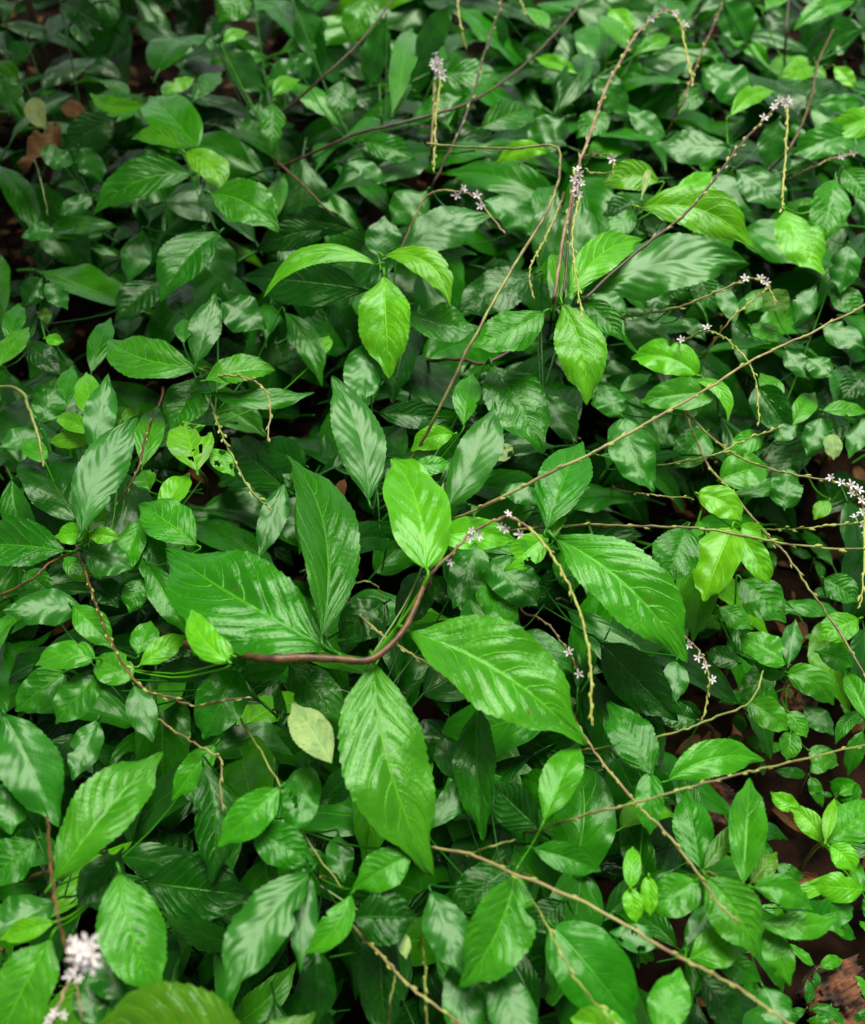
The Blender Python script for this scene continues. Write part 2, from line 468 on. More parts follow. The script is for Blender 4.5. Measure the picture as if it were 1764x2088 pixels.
("insect-eaten light green leaves full of holes, left of centre", 'leafy_shoot', 'plant', (405, 962, 9.2), """
402 962 372 858 96 b 9.8 H2 f.4
428 914 478 972 44 b 9.6 H3
328 1052 386 964 56 b 9.6 f.3
292 950 322 828 60 m 9
305 1000 290 960 50 m 9
"""),
("deep green shoot hidden behind the eaten leaves", 'leafy_shoot', 'plant', (560, 960, 7.5), """
622 950 528 905 74 d 8.6 f.5 O
588 1000 470 892 90 d 8 f.6
580 985 528 1142 58 s 9 v.5
690 1010 640 1075 50 d 7.8
"""),
("small dry yellow and brown leaf wedged beside the tall silvery leaf", 'dead_leaf', 'leaf', None, "681 1030 702 978 26 r 9.2 O P"),
("tall silvery leaves rising in the centre above the bright oval leaf", 'leafy_branch', 'plant', (770, 990, 9.2), """
752 1020 676 768 104 s 10.2 b.06 f.05 v.35
748 700 735 832 82 s 9.6 f.12
905 1042 1008 820 92 s 10.3 b.05 f.12 v.35
926 886 838 920 52 b 9.7 b.1
840 948 922 942 40 m 9.8 b.1
1002 745 1108 926 120 g 9.6 f.35
945 868 962 762 58 m 9.4
1096 1032 1018 1010 50 s 9.2 b.2
852 640 800 822 82 d 8.6 f.5
770 842 922 858 58 d 8.4
1108 805 1178 904 66 s 8.8
"""),
("whitish half-eaten leaf with dark holes, right of the upright silvery leaf", 'fallen_leaf', 'leaf', None, "1000 935 1046 912 40 Y 9.4 O H4 P"),
("small bright whorl of leaves where brown twigs fork at the left", 'leafy_shoot', 'plant', (165, 1120, 9.4), """
180 1086 110 1096 46 b 10
182 1090 245 1098 38 b 9.9
215 1060 180 1040 46 b 9.6
134 1124 -64 1112 104 g 9.8 f.3 v.35
170 1122 272 1160 78 s 9.4
130 1135 185 1192 42 m 8.8
290 1058 250 1182 58 m 9.2
300 1060 318 1212 66 g 9
300 1150 384 1296 66 g 8.9
400 1112 285 1030 96 m 9.6
290 1180 265 1250 56 g 8.6
"""),
("toothed grey-sheened leaves fanning out low at the left", 'leafy_shoot', 'plant', (170, 1245, 8.8), """
172 1238 2 1245 78 s 9.6 f.05
148 1235 232 1324 64 m 9.6
190 1180 240 1240 60 d 8.6
285 1356 384 1294 50 b 9.5
282 1336 308 1266 58 m 8.8
465 1356 308 1374 54 d 9
"""),
("cluster of smooth oval leaves around a thin twig at lower left", 'leafy_shoot', 'plant', (230, 1360, 8.8), """
192 1344 72 1357 62 m 9.6 O q.3 f.2 b.1
268 1384 195 1342 72 m 9.4 O q.3 f.2
196 1380 113 1476 78 g 9.2 O q.5
132 1372 32 1450 82 g 8.7 O q.5
480 1368 415 1508 106 g 9.4 O q.5 f.5
464 1348 393 1244 62 b 11.3 O b-.1 q.4
474 1338 385 1310 60 b 11.2 O q.4
584 1356 482 1380 46 g 9.2 O q.5
272 1396 312 1514 62 s 9.4
52 1168 105 1212 52 g 8.6 O
785 1230 688 1300 92 d 9 O q.4
"""),
("yellowish-white fallen leaf resting beside the big central hanging leaf", 'fallen_leaf', 'leaf', None, "676 1556 594 1434 80 Y 10.3 f.5 P q.3"),
("large leaf pair at the lower left, one pointing up to the right", 'leafy_branch', 'plant', (105, 1780, 9.2), """
10 1458 120 1686 122 s 10.2 f.12
112 1796 332 1534 124 m 10.3 f.18 v.3
20 1598 22 1702 80 s 9.6
76 1716 -30 1805 92 g 9.5
200 1468 148 1592 66 s 9.2
440 1518 350 1632 62 m 9.2
245 1738 158 1858 92 s 9
"""),
("leafy stem with a wet drooping leaf beside the black hollow, lower left", 'leafy_branch', 'plant', (505, 1640, 8.8), """
415 1560 430 1806 88 d 9.6 b-.05 f.25
572 1606 443 1726 84 m 10.2 f.5
512 1690 642 1762 88 g 9.7 f.5
628 1562 600 1706 80 s 9.4 O H5
295 1800 518 1828 132 d 8.8 f.55
840 1742 720 1812 84 m 9.8 f.3
688 1700 700 1800 60 s 8.8
650 1640 730 1560 60 d 8.6
"""),
("pair of large ribbed leaves at bottom left beside the white blossom", 'leafy_branch', 'plant', (215, 1800, 8.6), """
245 1780 328 2040 136 m 10 f.25 b.06
115 1834 -40 1900 92 s 9.6 b-.08
112 1880 -2 1916 46 b 9.9
105 1912 -10 2150 124 m 10.1 f.2
190 1940 262 2044 82 s 9.2
175 1990 195 2110 72 s 9
"""),
("broad olive leaf cut off by the bottom edge, left", 'leafy_shoot', 'plant', (560, 2180, 10), """
520 2230 170 2120 235 y 10.6 b.12 f.75 q1
500 2105 645 2062 62 y 10.4 b.2
"""),
("glossy lance leaf pointing down with its partners, bottom centre left", 'leafy_branch', 'plant', (650, 1790, 8.8), """
634 1780 460 2040 116 s 10.2 b.06 f.15 v.35
622 1766 612 1984 60 s 9.9
716 1822 620 1944 62 m 10.1 b-.15
720 1870 852 1872 112 d 9.5
820 1898 828 1956 28 Y 9.2
640 1930 648 2096 78 d 8.6
780 1880 792 2130 96 d 8.4 f.5
"""),
("two-toned folded leaf and twins hanging below a thin fork, bottom centre", 'leafy_branch', 'plant', (1045, 1782, 9.4), """
1050 1780 936 2014 132 m 10.2 b-.07 f.2 v.5 r-14
880 1818 948 1994 96 s 9.7
1010 1984 1085 2150 98 s 9.4
925 1955 965 2170 84 s 9.2
1044 1768 920 1862 92 d 8.8
1086 1730 1226 1776 62 g 9.6
1098 1690 1008 1602 92 d 9.2
1110 1672 1182 1508 80 m 9.9 f.35
975 1438 986 1714 88 g 9 r26 v.4
905 1500 935 1600 66 s 8.4
880 1690 985 1560 60 s 8.2
"""),
("large smooth dark leaf low beside the thin crossing stems, bottom right of centre", 'leafy_branch', 'plant', (1200, 1900, 8), """
1128 1890 1295 2092 150 g 9.4 O q.4 f.4
1340 1930 1243 1900 58 s 9 H3
1272 2120 1165 2075 92 b 9.8 O q.5
1150 1840 1080 1900 70 d 8
"""),
("ribbed oval leaf standing alone at the bottom, right of centre", 'leafy_shoot', 'plant', (1345, 2110, 8.8), """
1342 2114 1388 1974 86 m 9.6 f.3
1420 2120 1330 2190 80 g 8.6
"""),
("whorl of mid green leaves on a short stem at lower right", 'leafy_shoot', 'plant', (1435, 1780, 8), """
1440 1788 1542 1952 112 m 9.6 f.45 b-.06
1406 1955 1514 1906 82 m 9 f.4
1398 1932 1456 1838 48 s 8.6
1428 1772 1398 1612 82 g 8.4 f.5
1434 1774 1512 1672 38 y 8.8
1460 1948 1552 2002 58 g 8.4
1430 1990 1510 2115 74 d 7.6
"""),
("rosette with a tall two-toned blade leaf at lower right", 'leafy_shoot', 'plant', (1525, 1808, 7.8), """
1515 1802 1528 1586 78 m 9.2 f.15 v.35
1535 1810 1658 1856 64 m 9 f.4 b-.12
1530 1802 1584 1738 44 y 8.6
1545 1880 1708 1872 56 m 8.4 b.1
1560 1888 1612 2012 62 m 8.2
1555 2010 1602 2105 68 s 8
1640 1880 1740 1850 62 g 7.6 O
"""),
("light green four-leaved seedling near the right edge", 'leafy_shoot', 'plant', (1680, 1720, 7), """
1764 1816 1650 1806 62 b 8
1690 1726 1742 1782 54 b 7.9 b-.1
1686 1720 1790 1636 84 m 7.8 f.2
1683 1716 1702 1628 28 b 8.1
1676 1720 1610 1648 50 b 7.9 b.1
1634 1646 1570 1614 38 b 7.8 b-.1
"""),
("smooth round leaves of a small creeper left of the pointed rosette, lower right", 'creeper', 'plant', (1300, 1812, 7.8), """
1418 1796 1318 1852 88 m 8.7 O f.2 b-.05 H6
1322 1788 1326 1868 36 b 8.9 O q.3
1286 1808 1291 1726 38 b 9 O q.3
1283 1812 1298 1882 42 b 8.9 O q.3
1325 1578 1325 1702 60 g 8.6 O
"""),
("ribbed dark leaves lying under the crossing stems at lower right", 'leafy_shoot', 'plant', (1340, 1590, 7.6), """
1362 1592 1560 1550 78 m 8.6 b-.1 f.4
1332 1582 1238 1432 92 g 8.6 f.3
1380 1640 1300 1560 60 d 7.6
1420 1470 1340 1450 60 d 7
"""),
("mid green leaves beside the small white flowers, right of centre", 'leafy_shoot', 'plant', (1500, 1330, 5.6), """
1604 1352 1508 1298 66 m 6.6 O f.3
1606 1356 1622 1262 42 s 6.6
1465 1238 1536 1284 46 m 7
1510 1180 1602 1270 88 g 6.6 f.5
1505 1350 1438 1330 46 d 6.6 O
1602 1378 1540 1352 50 g 6
"""),
("two smooth oval leaves over brown leaf litter at the right", 'seedling', 'plant', (1605, 1400, 3), """
1606 1374 1700 1438 64 m 4 O q.4 f.2 b-.12
1528 1430 1606 1490 64 m 4.2 O q.4
1575 1366 1510 1432 60 g 4 O q.4
1608 1452 1644 1504 40 m 3.6 O q.3
1612 1494 1604 1550 46 m 3.8 O q.3
1640 1440 1700 1500 50 s 3.4
1650 1530 1710 1560 46 m 3.2 O
"""),
("bright leaf crossing the long spiked stem at the right edge", 'leafy_shoot', 'plant', (1740, 1280, 5), """
1752 1262 1664 1306 64 b 6.2 f.5
1668 1330 1742 1358 52 g 5
1768 1470 1722 1366 46 m 4.8
1680 1180 1750 1230 60 g 5
"""),
("small dull leaves crowding the right edge above the bare soil", 'leafy_shoot', 'plant', (1660, 880, 6.5), """
1600 1036 1606 952 66 s 6.8 O
1676 850 1644 930 52 s 7.4
1580 900 1626 866 40 s 7.2
1765 850 1730 935 46 s 7.2
1676 838 1770 842 34 m 7.4
1615 868 1662 800 46 m 7
1690 1020 1660 1060 36 b 6
"""),
("yellowed spotted leaf in the small leaves at the right edge", 'fallen_leaf', 'leaf', None, "1696 886 1700 938 38 Y 7.6 O P"),
("faded yellow-green leaf below the nodding flower tip at right", 'fallen_leaf', 'leaf', None, "1566 594 1600 640 52 y 8.6 O P"),
("mixed shiny leaves beyond the right diagonal stem", 'leafy_shoot', 'plant', (1650, 690, 7.6), """
1603 712 1650 775 48 s 8
1645 730 1700 770 46 s 8
1620 660 1664 580 48 s 8
1500 660 1462 576 40 s 8.2
1676 665 1764 710 54 s 8.2
1770 760 1712 820 60 d 7.6
1545 790 1612 885 74 d 7.4 O
1530 665 1590 700 44 m 7.8
1560 590 1520 640 42 m 7.8
1695 590 1760 640 56 g 7.8
1590 830 1550 760 44 m 7.4
"""),
("leaves tucked below the large shiny leaf at right of centre", 'leafy_shoot', 'plant', (1330, 660, 8), """
1272 650 1372 722 68 s 8.4
1368 622 1300 600 44 s 8.8
1280 640 1200 600 50 s 8.2
1390 650 1440 695 34 s 8.4
1420 560 1460 640 60 g 8.4
1345 570 1420 610 50 g 8.2
"""),
]
HOLES = {1: [(.45, .5, .07, .2), (.62, -.7, .1, .35), (.8, .5, .08, .4)],
 2: [(.78, .5, .07, .26), (.6, .75, .10, .3), (.3, .4, .05, .14), (.2, -.15, .05, .14), (.33, .05, .03, .1), (.9, -.2, .05, .3)],
 3: [(.5, .5, .09, .25), (.3, -.6, .08, .3), (.75, -.5, .08, .3)],
 4: [(.4, .1, .07, .2), (.7, .7, .15, .4), (.65, -.3, .05, .14)],
 5: [(.52, .35, .05, .14), (.6, .2, .035, .12), (.46, .6, .03, .1)],
 6: [(.9, .5, .06, .3)]}

# ------------------------------------------------------------------ spikes: label, material, radius px, level(s), points, flowers, bract spacing px (0 none), name
SPIKES = [
("very long thin pale stem slanting from the centre up to a bent top", 'mix', 4.2, 12.5, "835 945 898 830 960 700 1038 560 1098 462 1133 390 1142 335 1130 298 1050 302 960 300 870 292", "", 0),
("tall arching flower stem with a bent tip against the top edge, upper right", 'pink', 4, 12.5, "1130 606 1150 480 1178 345 1198 290 1232 190 1262 130 1300 68 1345 28 1368 24 1388 48 1398 100 1413 168", "1355 20 1378 28 1395 52 1330 38", 20),
("short looped side spike beside the white flower cluster", 'pink', 2.6, 12.6, "1192 318 1215 314 1245 318 1252 340 1240 352 1196 350", "1248 324", 14),
("stem bearing the dense white flower cluster, with a long dangling seed tail", 'dark', 3.6, 12.3, "1150 600 1158 500 1165 440 1175 380 1180 360 1182 400 1168 470 1170 530 1180 600 1187 645", "1176 345 1182 356 1172 366 1185 375 1176 386 1180 398", 17),
("pale seed tail dangling left of the flower cluster", 'tan', 3.4, 12.1, "1145 410 1115 480 1087 530 1079 572 1090 610", "", 15),
("dark spiked stem rising right to a white flower head, upper right", 'dark', 4, 12, "1190 612 1290 520 1380 452 1440 388 1500 308 1560 242 1598 208 1606 240 1603 300 1598 370 1595 425", "1590 205 1600 212 1608 205 1598 198 1578 218 1558 240", 19),
("small arched twig with four tiny white flowers, upper centre", 'tan', 3, 11, "820 506 845 445 870 400 900 389 940 392 975 404 992 430 1030 476", "931 398 944 387 973 399 980 420", 0),
("upright spike with a white flower head and yellow hanging tail near the top", 'tan', 3.6, 11.5, "880 300 884 220 888 160 892 130 897 170 889 240 887 300 885 340", "889 112 884 124 896 126 890 138 899 146 893 152 886 133 901 156", 17),
("thin reddish stem leaning right behind the upper flower head", 'dark', 3.2, 10.5, "885 372 935 270 965 190 990 100 1015 30 1030 -30", "", 30),
("long brown branch sweeping from upper left to the top right of centre", 'dark', 4.2, 10.2, "588 334 660 302 735 270 830 248 960 208 1060 140 1140 60 1205 -20", "", 0),
("dark branch climbing diagonally to the top left of centre", 'dark', 3.6, 10.6, "585 222 650 165 700 120 760 55 810 -15", "", 0),
("short yellow seed spike hanging from the top edge, centre", 'green', 3.4, 11, "932 -15 938 40 950 96", "", 14),
("short curved yellow spike at the top edge right of centre", 'green', 3, 11, "1056 -15 1070 20 1087 46", "", 14),
("spotted spike arching right to a nodding flower tip, right of centre", 'mix', 3, 10.5, "1252 650 1370 630 1450 600 1510 573 1540 567 1560 578 1585 616", "1552 568 1562 576 1520 568", 18),
("thin spike rising to meet the nodding flower tip at right", 'tan', 3, 10.3, "1438 722 1490 652 1560 592", "", 18),
("wavy seed spike dangling over the long diagonal stem at right", 'mix', 2.8, 11, "1390 696 1440 675 1480 690 1512 722 1532 748 1545 800 1547 866", "1442 670 1390 694", 16),
("longest pale stem running from centre to the right edge", 'tan', 4.4, 12.5, "905 1062 960 1045 1100 975 1220 918 1330 856 1430 800 1540 732 1650 680 1790 608", "", 34),
("almost level thin stem crossing to the right edge below mid height", 'mix', 3.6, 10.5, "1045 1082 1190 1071 1310 1073 1440 1080 1560 1100 1640 1114 1790 1122", "", 36),
("yellow-green spike ending in white flowers at the right edge", 'mix', 3.2, 9.5, "1410 850 1470 908 1550 950 1640 972 1700 982 1740 1000 1762 1050 1760 1180 1754 1236", "1695 975 1715 985 1735 990 1750 1000 1758 1020 1760 1045 1738 1006", 18),
("thin forked twig pointing right among the small stems", 'green', 2.6, 9.6, "1335 950 1450 930 1520 897 1586 872", "", 22),
("brownish stem falling from the right middle to the right edge", 'mix', 3.6, 8.8, "1400 850 1440 940 1500 1010 1560 1088 1602 1130 1650 1200 1700 1272 1780 1400", "", 24),
("pink flowering stem arching over the centre with a long dangling yellow tail", 'pink', 4.6, 12.4, "876 1190 885 1165 920 1130 960 1088 1000 1066 1036 1054 1080 1078 1120 1124 1150 1172 1185 1250 1200 1330 1205 1400 1207 1472", "918 1145 962 1083 975 1092 958 1096 1020 1072 1037 1048 1062 1090 1030 1078", 15),
("yellowish knobbly stem crossing behind the curved brown stem", 'tan', 3.8, 9.9, "690 1208 750 1270 800 1310 860 1346 940 1404 975 1428", "", 20),
("short white-flowered twig hanging free, right of centre", 'pink', 3, 9.8, "1385 1290 1420 1320 1440 1356 1447 1390 1442 1420 1434 1462", "1440 1357 1453 1386 1424 1340 1405 1316", 14),
("thin green stem curving up to the right over the lower leaves", 'green', 3.4, 9, "1190 1530 1280 1516 1380 1492 1450 1466 1530 1430 1556 1368", "", 0),
("long slender spike running from lower centre to the right edge", 'mix', 3.6, 10.4, "1108 1692 1200 1660 1300 1636 1400 1606 1500 1581 1600 1556 1790 1514", "", 26),
("straight stem slanting down through the lower right leaves", 'tan', 3.6, 10.2, "1180 1480 1212 1532 1292 1632 1350 1690 1410 1762 1462 1842 1510 1880", "", 26),
("thick pale stem sweeping down to the bottom right corner", 'tan', 4.8, 10.8, "878 1728 960 1742 1045 1780 1180 1836 1290 1896 1400 1960 1500 2012 1640 2110", "", 34),
("thin side stem forking down from the thick pale stem, bottom", 'green', 3.4, 10.3, "1046 1784 1100 1862 1170 1990 1240 2075 1300 2130", "", 40),
("short twig forking up from the thick pale stem", 'green', 3, 10.2, "958 1742 1000 1726 1050 1712", "", 0),
("jointed stem running to the bottom edge, centre", 'tan', 4, 10, "720 1888 790 1962 850 2022 960 2100", "", 22),
("vertical thin green stem beside the jointed stem at the bottom", 'green', 3.4, 9.8, "862 1935 868 2000 872 2110", "", 30),
("curved green stalk at the bottom edge left of the jointed stem", 'green', 3.6, 9.4, "792 2110 796 2040 806 1990", "", 0),
("straight yellow-green stalk between the eaten leaf and the lower fork", 'green', 3.6, 9.2, "480 1450 525 1520 570 1602 625 1710 700 1812", "", 0),
("dry curved tip drooping at the left above the eaten leaves", 'tan', 3, 10.6, "415 782 440 768 490 768 530 785 550 822 546 900", "", 18),
("green seed spike slanting down right from the eaten leaves", 'green', 3.6, 10.2, "430 822 450 880 475 932 510 1000 545 1030", "", 20),
("brown forked twig at the left edge", 'brown', 4, 10.3, "165 1118 100 1150 60 1185 -20 1222", "", 0),
("reddish twig with a yellow knobbly tip, lower left", 'brown', 3.8, 10.6, "158 1120 185 1200 218 1290 250 1352 290 1402 340 1420 400 1440 450 1430 502 1422", "", 19),
("zigzag dry twig dropping among the lower left leaves", 'tan', 3, 10, "315 1460 380 1506 430 1534 452 1552 450 1612 457 1656", "", 24),
("curled green stalk entering from the left edge", 'green', 5, 10.6, "-20 786 40 796 62 840 80 900 90 952", "", 0),
("brown leaning twig behind the silvery leaves at left", 'brown', 3.4, 9.6, "330 810 300 880 280 960 238 1030", "", 26),
("dark stem with a blurred creamy blossom at the bottom left", 'brown', 4.4, 12.6, "98 1680 105 1770 115 1852 132 1925 150 1990", "148 1918 143 1930 156 1926 150 1980 142 1990 160 1996", 0),
("pinkish drooping spike end in the bottom left corner", 'pink', 5, 11.4, "152 1985 138 2010 118 2060 100 2110", "130 2070 100 2080 112 2066", 0),
("pale stem beside the pinkish spike end, bottom left", 'tan', 3.4, 11, "155 1995 162 2040 170 2110", "", 0),
("thick dark twig fork behind the middle leaves", 'dark', 5, 9.6, "880 735 940 733 985 742 1040 715 1075 688 1112 646", "", 0),
("short orange-brown twig, upper left of centre", 'brown', 3.4, 10, "570 334 610 370 642 402 682 442", "", 0),
("thin grey-brown stem at the upper right leaning to the top", 'brown', 3, 9.6, "1360 272 1395 200 1430 110 1472 10", "", 24),
("forked pale brown stem right of the white flower head, upper right", 'brown', 3.2, 9.8, "1572 345 1612 300 1650 215 1668 130 1700 60", "", 0),
("dark upright stem at the top right", 'dark', 3.6, 9, "1600 120 1604 50 1610 -20", "", 0),
("reddish drooping twig under the long glossy leaf", 'pink', 2.8, 9, "1070 1250 1112 1268 1160 1332 1182 1376", "1160 1330 1180 1374", 12),
("thin curled tendril above the dark oval leaf in the centre", 'green', 2.6, 10.2, "712 1222 714 1196 745 1186 768 1196 780 1218", "", 0),
("faint twig with pinkish buds near the right edge, upper part", 'pink', 2.6, 9.4, "1610 365 1660 340 1700 322 1745 312", "1715 318 1740 312", 12),
("thin pale twigs in the top left shade", 'mix', 2.4, 9, "20 40 40 -10", "", 0),
("slanting thin stem in the left shade", 'green', 2.4, 8.9, "70 320 85 375 98 440", "", 0),
("loose level twig through the right middle leaves", 'mix', 2.6, 8.6, "1260 998 1330 1010 1410 1016", "", 24),
("short twig among the right edge flowers", 'green', 2.6, 9, "1560 1080 1640 1078 1700 1070 1762 1066", "1745 1056 1760 1070 1765 1085", 22),
]
# hollows where almost nothing grows near the light: x, y, radius x, radius y
GAPS = [(60, 60, 50, 50), (60, 340, 50, 55), (15, 470, 50, 70), (250, 120, 60, 45), (150, 560, 50, 50), (380, 40, 40, 30), (280, 775, 75, 55), (350, 1735, 60, 60), (905, 1770, 70, 60), (430, 20, 30, 60), (60, 1780, 40, 35), (160, 1900, 40, 45),
        (890, 1330, 55, 50), (720, 1180, 60, 40), (1010, 1190, 25, 60), (395, 655, 90, 25), (150, 660, 60, 60), (100, 150, 22, 90),
        (350, 1180, 25, 35), (590, 800, 60, 50), (1120, 1270, 50, 60), (770, 2010, 60, 70), (620, 1900, 40, 90), (1300, 2060, 60, 50), (1560, 800, 70, 60),
        (1480, 1500, 90, 90), (1690, 980, 60, 50), (1700, 2000, 90, 110), (1630, 1440, 90, 60), (1600, 1130, 80, 60), (1660, 1640, 60, 40), (1490, 2070, 60, 60), (550, 1330, 40, 20), (1380, 570, 20, 20), (1250,1960,40,40)]
# ------------------------------------------------------------------ ground
def build_ground():
    n = 170; vs = []; fs = []
    def f(k): q = (k/n*2-1); return math.copysign(abs(q)**2.6*30 + abs(q)*1.8, q)
    for i in range(n+1):
        for j in range(n+1):
            x, y = f(i), f(j) + 1.6
            z = .03*noise.noise(Vector((x*2.2, y*2.2, 0))) + .012*noise.noise(Vector((x*11, y*11, 3))) + .006*noise.noise(Vector((x*37, y*37, 8)))
            vs.append((x, y, z))
    for i in range(n):
        for j in range(n): fs.append((i*(n+1)+j, (i+1)*(n+1)+j, (i+1)*(n+1)+j+1, i*(n+1)+j+1))
    o = mesh_obj('ground', vs, fs, SOIL); o['kind'] = 'structure'
build_ground()
def gz(x, y): return .03*noise.noise(Vector((x*2.2, y*2.2, 0))) + .012*noise.noise(Vector((x*11, y*11, 3)))

# rotten piece of wood on the bare soil
def rotten_log(label, a, b, r, seed):
    rnd = random.Random(seed); vs, fs = [], []; nseg, nr = 110, 60
    ax = (b-a); T = ax.normalized(); Sd = T.cross(UP).normalized(); Nn = Sd.cross(T)
    for i in range(nseg+1):
        t = i/nseg; p = a + ax*t; e = min(1, 5*t + .25, 5*(1-t) + .2)
        for k in range(nr):
            q = 2*math.pi*k/nr
            cq, sq = math.cos(q), math.sin(q)
            rr = r*e*(1 + .6*noise.noise(Vector((t*3, cq*1.4, sq*1.4 + seed))) + .5*abs(noise.noise(Vector((t*4+seed, cq*5, sq*5)))) + .35*noise.noise(Vector((t*16, cq*7, sq*7+seed))) + .16*noise.noise(Vector((t*45, cq*16, seed+sq*16))))
            vs.append(tuple(p + Sd*(math.cos(q)*rr*1.25) + Nn*(math.sin(q)*rr*.75)))
    for i in range(nseg):
        for k in range(nr): fs.append((i*nr+k, i*nr+(k+1) % nr, (i+1)*nr+(k+1) % nr, (i+1)*nr+k))
    fs.append(tuple(range(nr))); fs.append(tuple(nseg*nr+k for k in range(nr))[::-1])
    o = mesh_obj('rotten_wood', vs, fs, WOOD); o['label'] = label; o['category'] = 'rotten wood'
rotten_log('crumbling reddish-brown wood lying on bare soil in the bottom right corner', at(1660, 1975, .03), at(1770, 2120, .03), .030, 3)
rotten_log('small piece of rotten brown wood between low leaves, lower right', at(1420, 1660, .07), at(1475, 1600, .06), .028, 8)
rotten_log('flat brown bark piece on the soil at right above the small round leaves', at(1590, 1425, .05), at(1665, 1448, .05), .03, 14)

# ------------------------------------------------------------------ leaf from one text line
def leaf_from(parent, line, node, stem_low):
    tk = line.split(); bx, by, tx, ty, w = map(float, tk[:5]); c = tk[5]
    L = 9.; kind = 'S'; bend = 0.; arch = .07; dz = None; f = {'s': .08, 'd': .5, 'g': .42, 'b': .55, 'm': .3}.get(c, .5); roll = random.uniform(-9, 9); fold = random.uniform(.10, .30)
    holes = (); matk = None; quilt = 1.; wav = .07
    for q in tk[6:]:
        if q[0].isdigit(): L = float(q)
        elif q == 'O': kind = 'O'
        elif q == 'S': kind = 'S'
        elif q in 'PR': matk = q
        elif q[0] == 'b': bend = float(q[1:])
        elif q[0] == 'a': arch = float(q[1:])
        elif q[0] == 'z': dz = float(q[1:])
        elif q[0] == 'f': f = float(q[1:])
        elif q[0] == 'r': roll = float(q[1:])
        elif q[0] == 'v': fold = float(q[1:]); vset = True
        elif q[0] == 'q': quilt = float(q[1:])
        elif q[0] == 'w': wav = float(q[1:])
        elif q[0] == 'H': holes = HOLES[int(q[1:])]
    if c == 's': quilt *= .55; wav *= 1.5
    z = LZ*L + random.uniform(-.006, .006)
    base = at(bx, by, z); tip0 = at(tx, ty, z); ln = (tip0-base).length
    down = max(-.5, (ty-by)/math.hypot(tx-bx, ty-by))
    if c == 's' and dz is None:
        hv = ((CAMP-base).normalized() + sdir).normalized(); dv = tip0-base; dz = (dv.x*hv.x + dv.y*hv.y)/hv.z; dz = max(-.5*ln, min(.5*ln, dz))*.9; arch = .045; fold = random.uniform(.04, .16); roll *= .5
    if dz is None: dz = ln*(.08 + .16*max(0, down)) + (ln*.10*down if down < 0 else 0)
    tip = at(tx, ty, z-dz)
    T = (tip-base).normalized(); mid = (base+tip)/2; ln = (tip-base).length
    cam_dir = (CAMP-mid).normalized(); n0 = (cam_dir + sdir).normalized() if c == 's' else (UP*(1-f) + cam_dir*f).normalized()
    if c == 'd': n0 = (n0 + Vector((random.choice((-.5, .5)), -.3, 0))).normalized()
    n0 = (n0 - T*n0.dot(T)).normalized(); n0 = Matrix.Rotation(R(roll), 3, T) @ n0
    Sd = T.cross(n0).normalized()
    fx, fy = (tx-bx), (ty-by); pl = math.hypot(fx, fy)
    if pl < 40: arch = .04
    ctrl = mid + Sd*(bend*2*ln*(1 if True else 1)) + n0*(arch*2*ln)
    view = (mid-CAMP).normalized(); fac = math.sqrt(max(.05, 1-Sd.dot(view)**2))
    depth = (mid-CAMP).dot(Vector((0, CP, -SP)))
    hw = w*depth/FL/2/max(.5, fac)/math.cos(min(fold, .9)) * .97
    pet = None
    if node is not None:
        npnt, zlow = node
        q = Vector((npnt.x, npnt.y, min(npnt.z, base.z - .01)))
        d = math.hypot(q.x-base.x, q.y-base.y)
        if d > .05: q.z = min(q.z, base.z - .35*d); q.z = max(q.z, zlow)
        back = base - T*min(.012, .08*ln)
        m2 = back.lerp(q, .5); m2.z -= .12*d; back2 = back.lerp(m2, .35); back2.z -= .004
        pet = [base + T*.002, back, back2, m2, q]
        if d < .03: pet = [base + T*.002, back, q]
    big = pl
    nu = 96 if big > 260 else (66 if big > 130 else 38); nv = 26 if big > 260 else (18 if big > 130 else 12)
    wav *= random.uniform(.7, 1.5)
    vs, fs, uvs = leaf_geo(kind, base, ctrl, tip, n0, hw, fold, wav, random.randrange(10**6), nu, nv, holes, pet, curl=random.uniform(0, .18), twist=random.uniform(-.25, .25), quilt=quilt, pr=max(.0011, min(.0022, hw*.045)))
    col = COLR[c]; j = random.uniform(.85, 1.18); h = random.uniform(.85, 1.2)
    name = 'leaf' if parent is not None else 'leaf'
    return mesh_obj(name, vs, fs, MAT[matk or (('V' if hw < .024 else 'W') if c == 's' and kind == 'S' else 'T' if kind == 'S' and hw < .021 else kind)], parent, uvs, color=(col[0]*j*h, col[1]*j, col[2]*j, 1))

def stem_to_ground(parent, top, mat, r0, name='stem', lean=.05, xy=None):
    rnd = random
    bx = top.x + rnd.uniform(-lean, lean); by = top.y + rnd.uniform(-.02, lean*1.6)
    vr = (top-CAMP); vr /= -vr.z; gp = top + vr*(top.z+.02)*.75        # stems lean towards the open side, where the photographer stood
    pts = [top, top.lerp(gp, .3) + Vector(((bx-top.x)*.2, 0, 0)), top.lerp(gp, .7) + Vector(((bx-top.x)*.8, 0, -.03)), Vector((gp.x + bx - top.x, gp.y, -.03))]
    vs, fs = tube_data(catmull(pts, 5), r0*.75, r0*1.4, 7, .1)
    return mesh_obj(name, vs, fs, mat, parent)

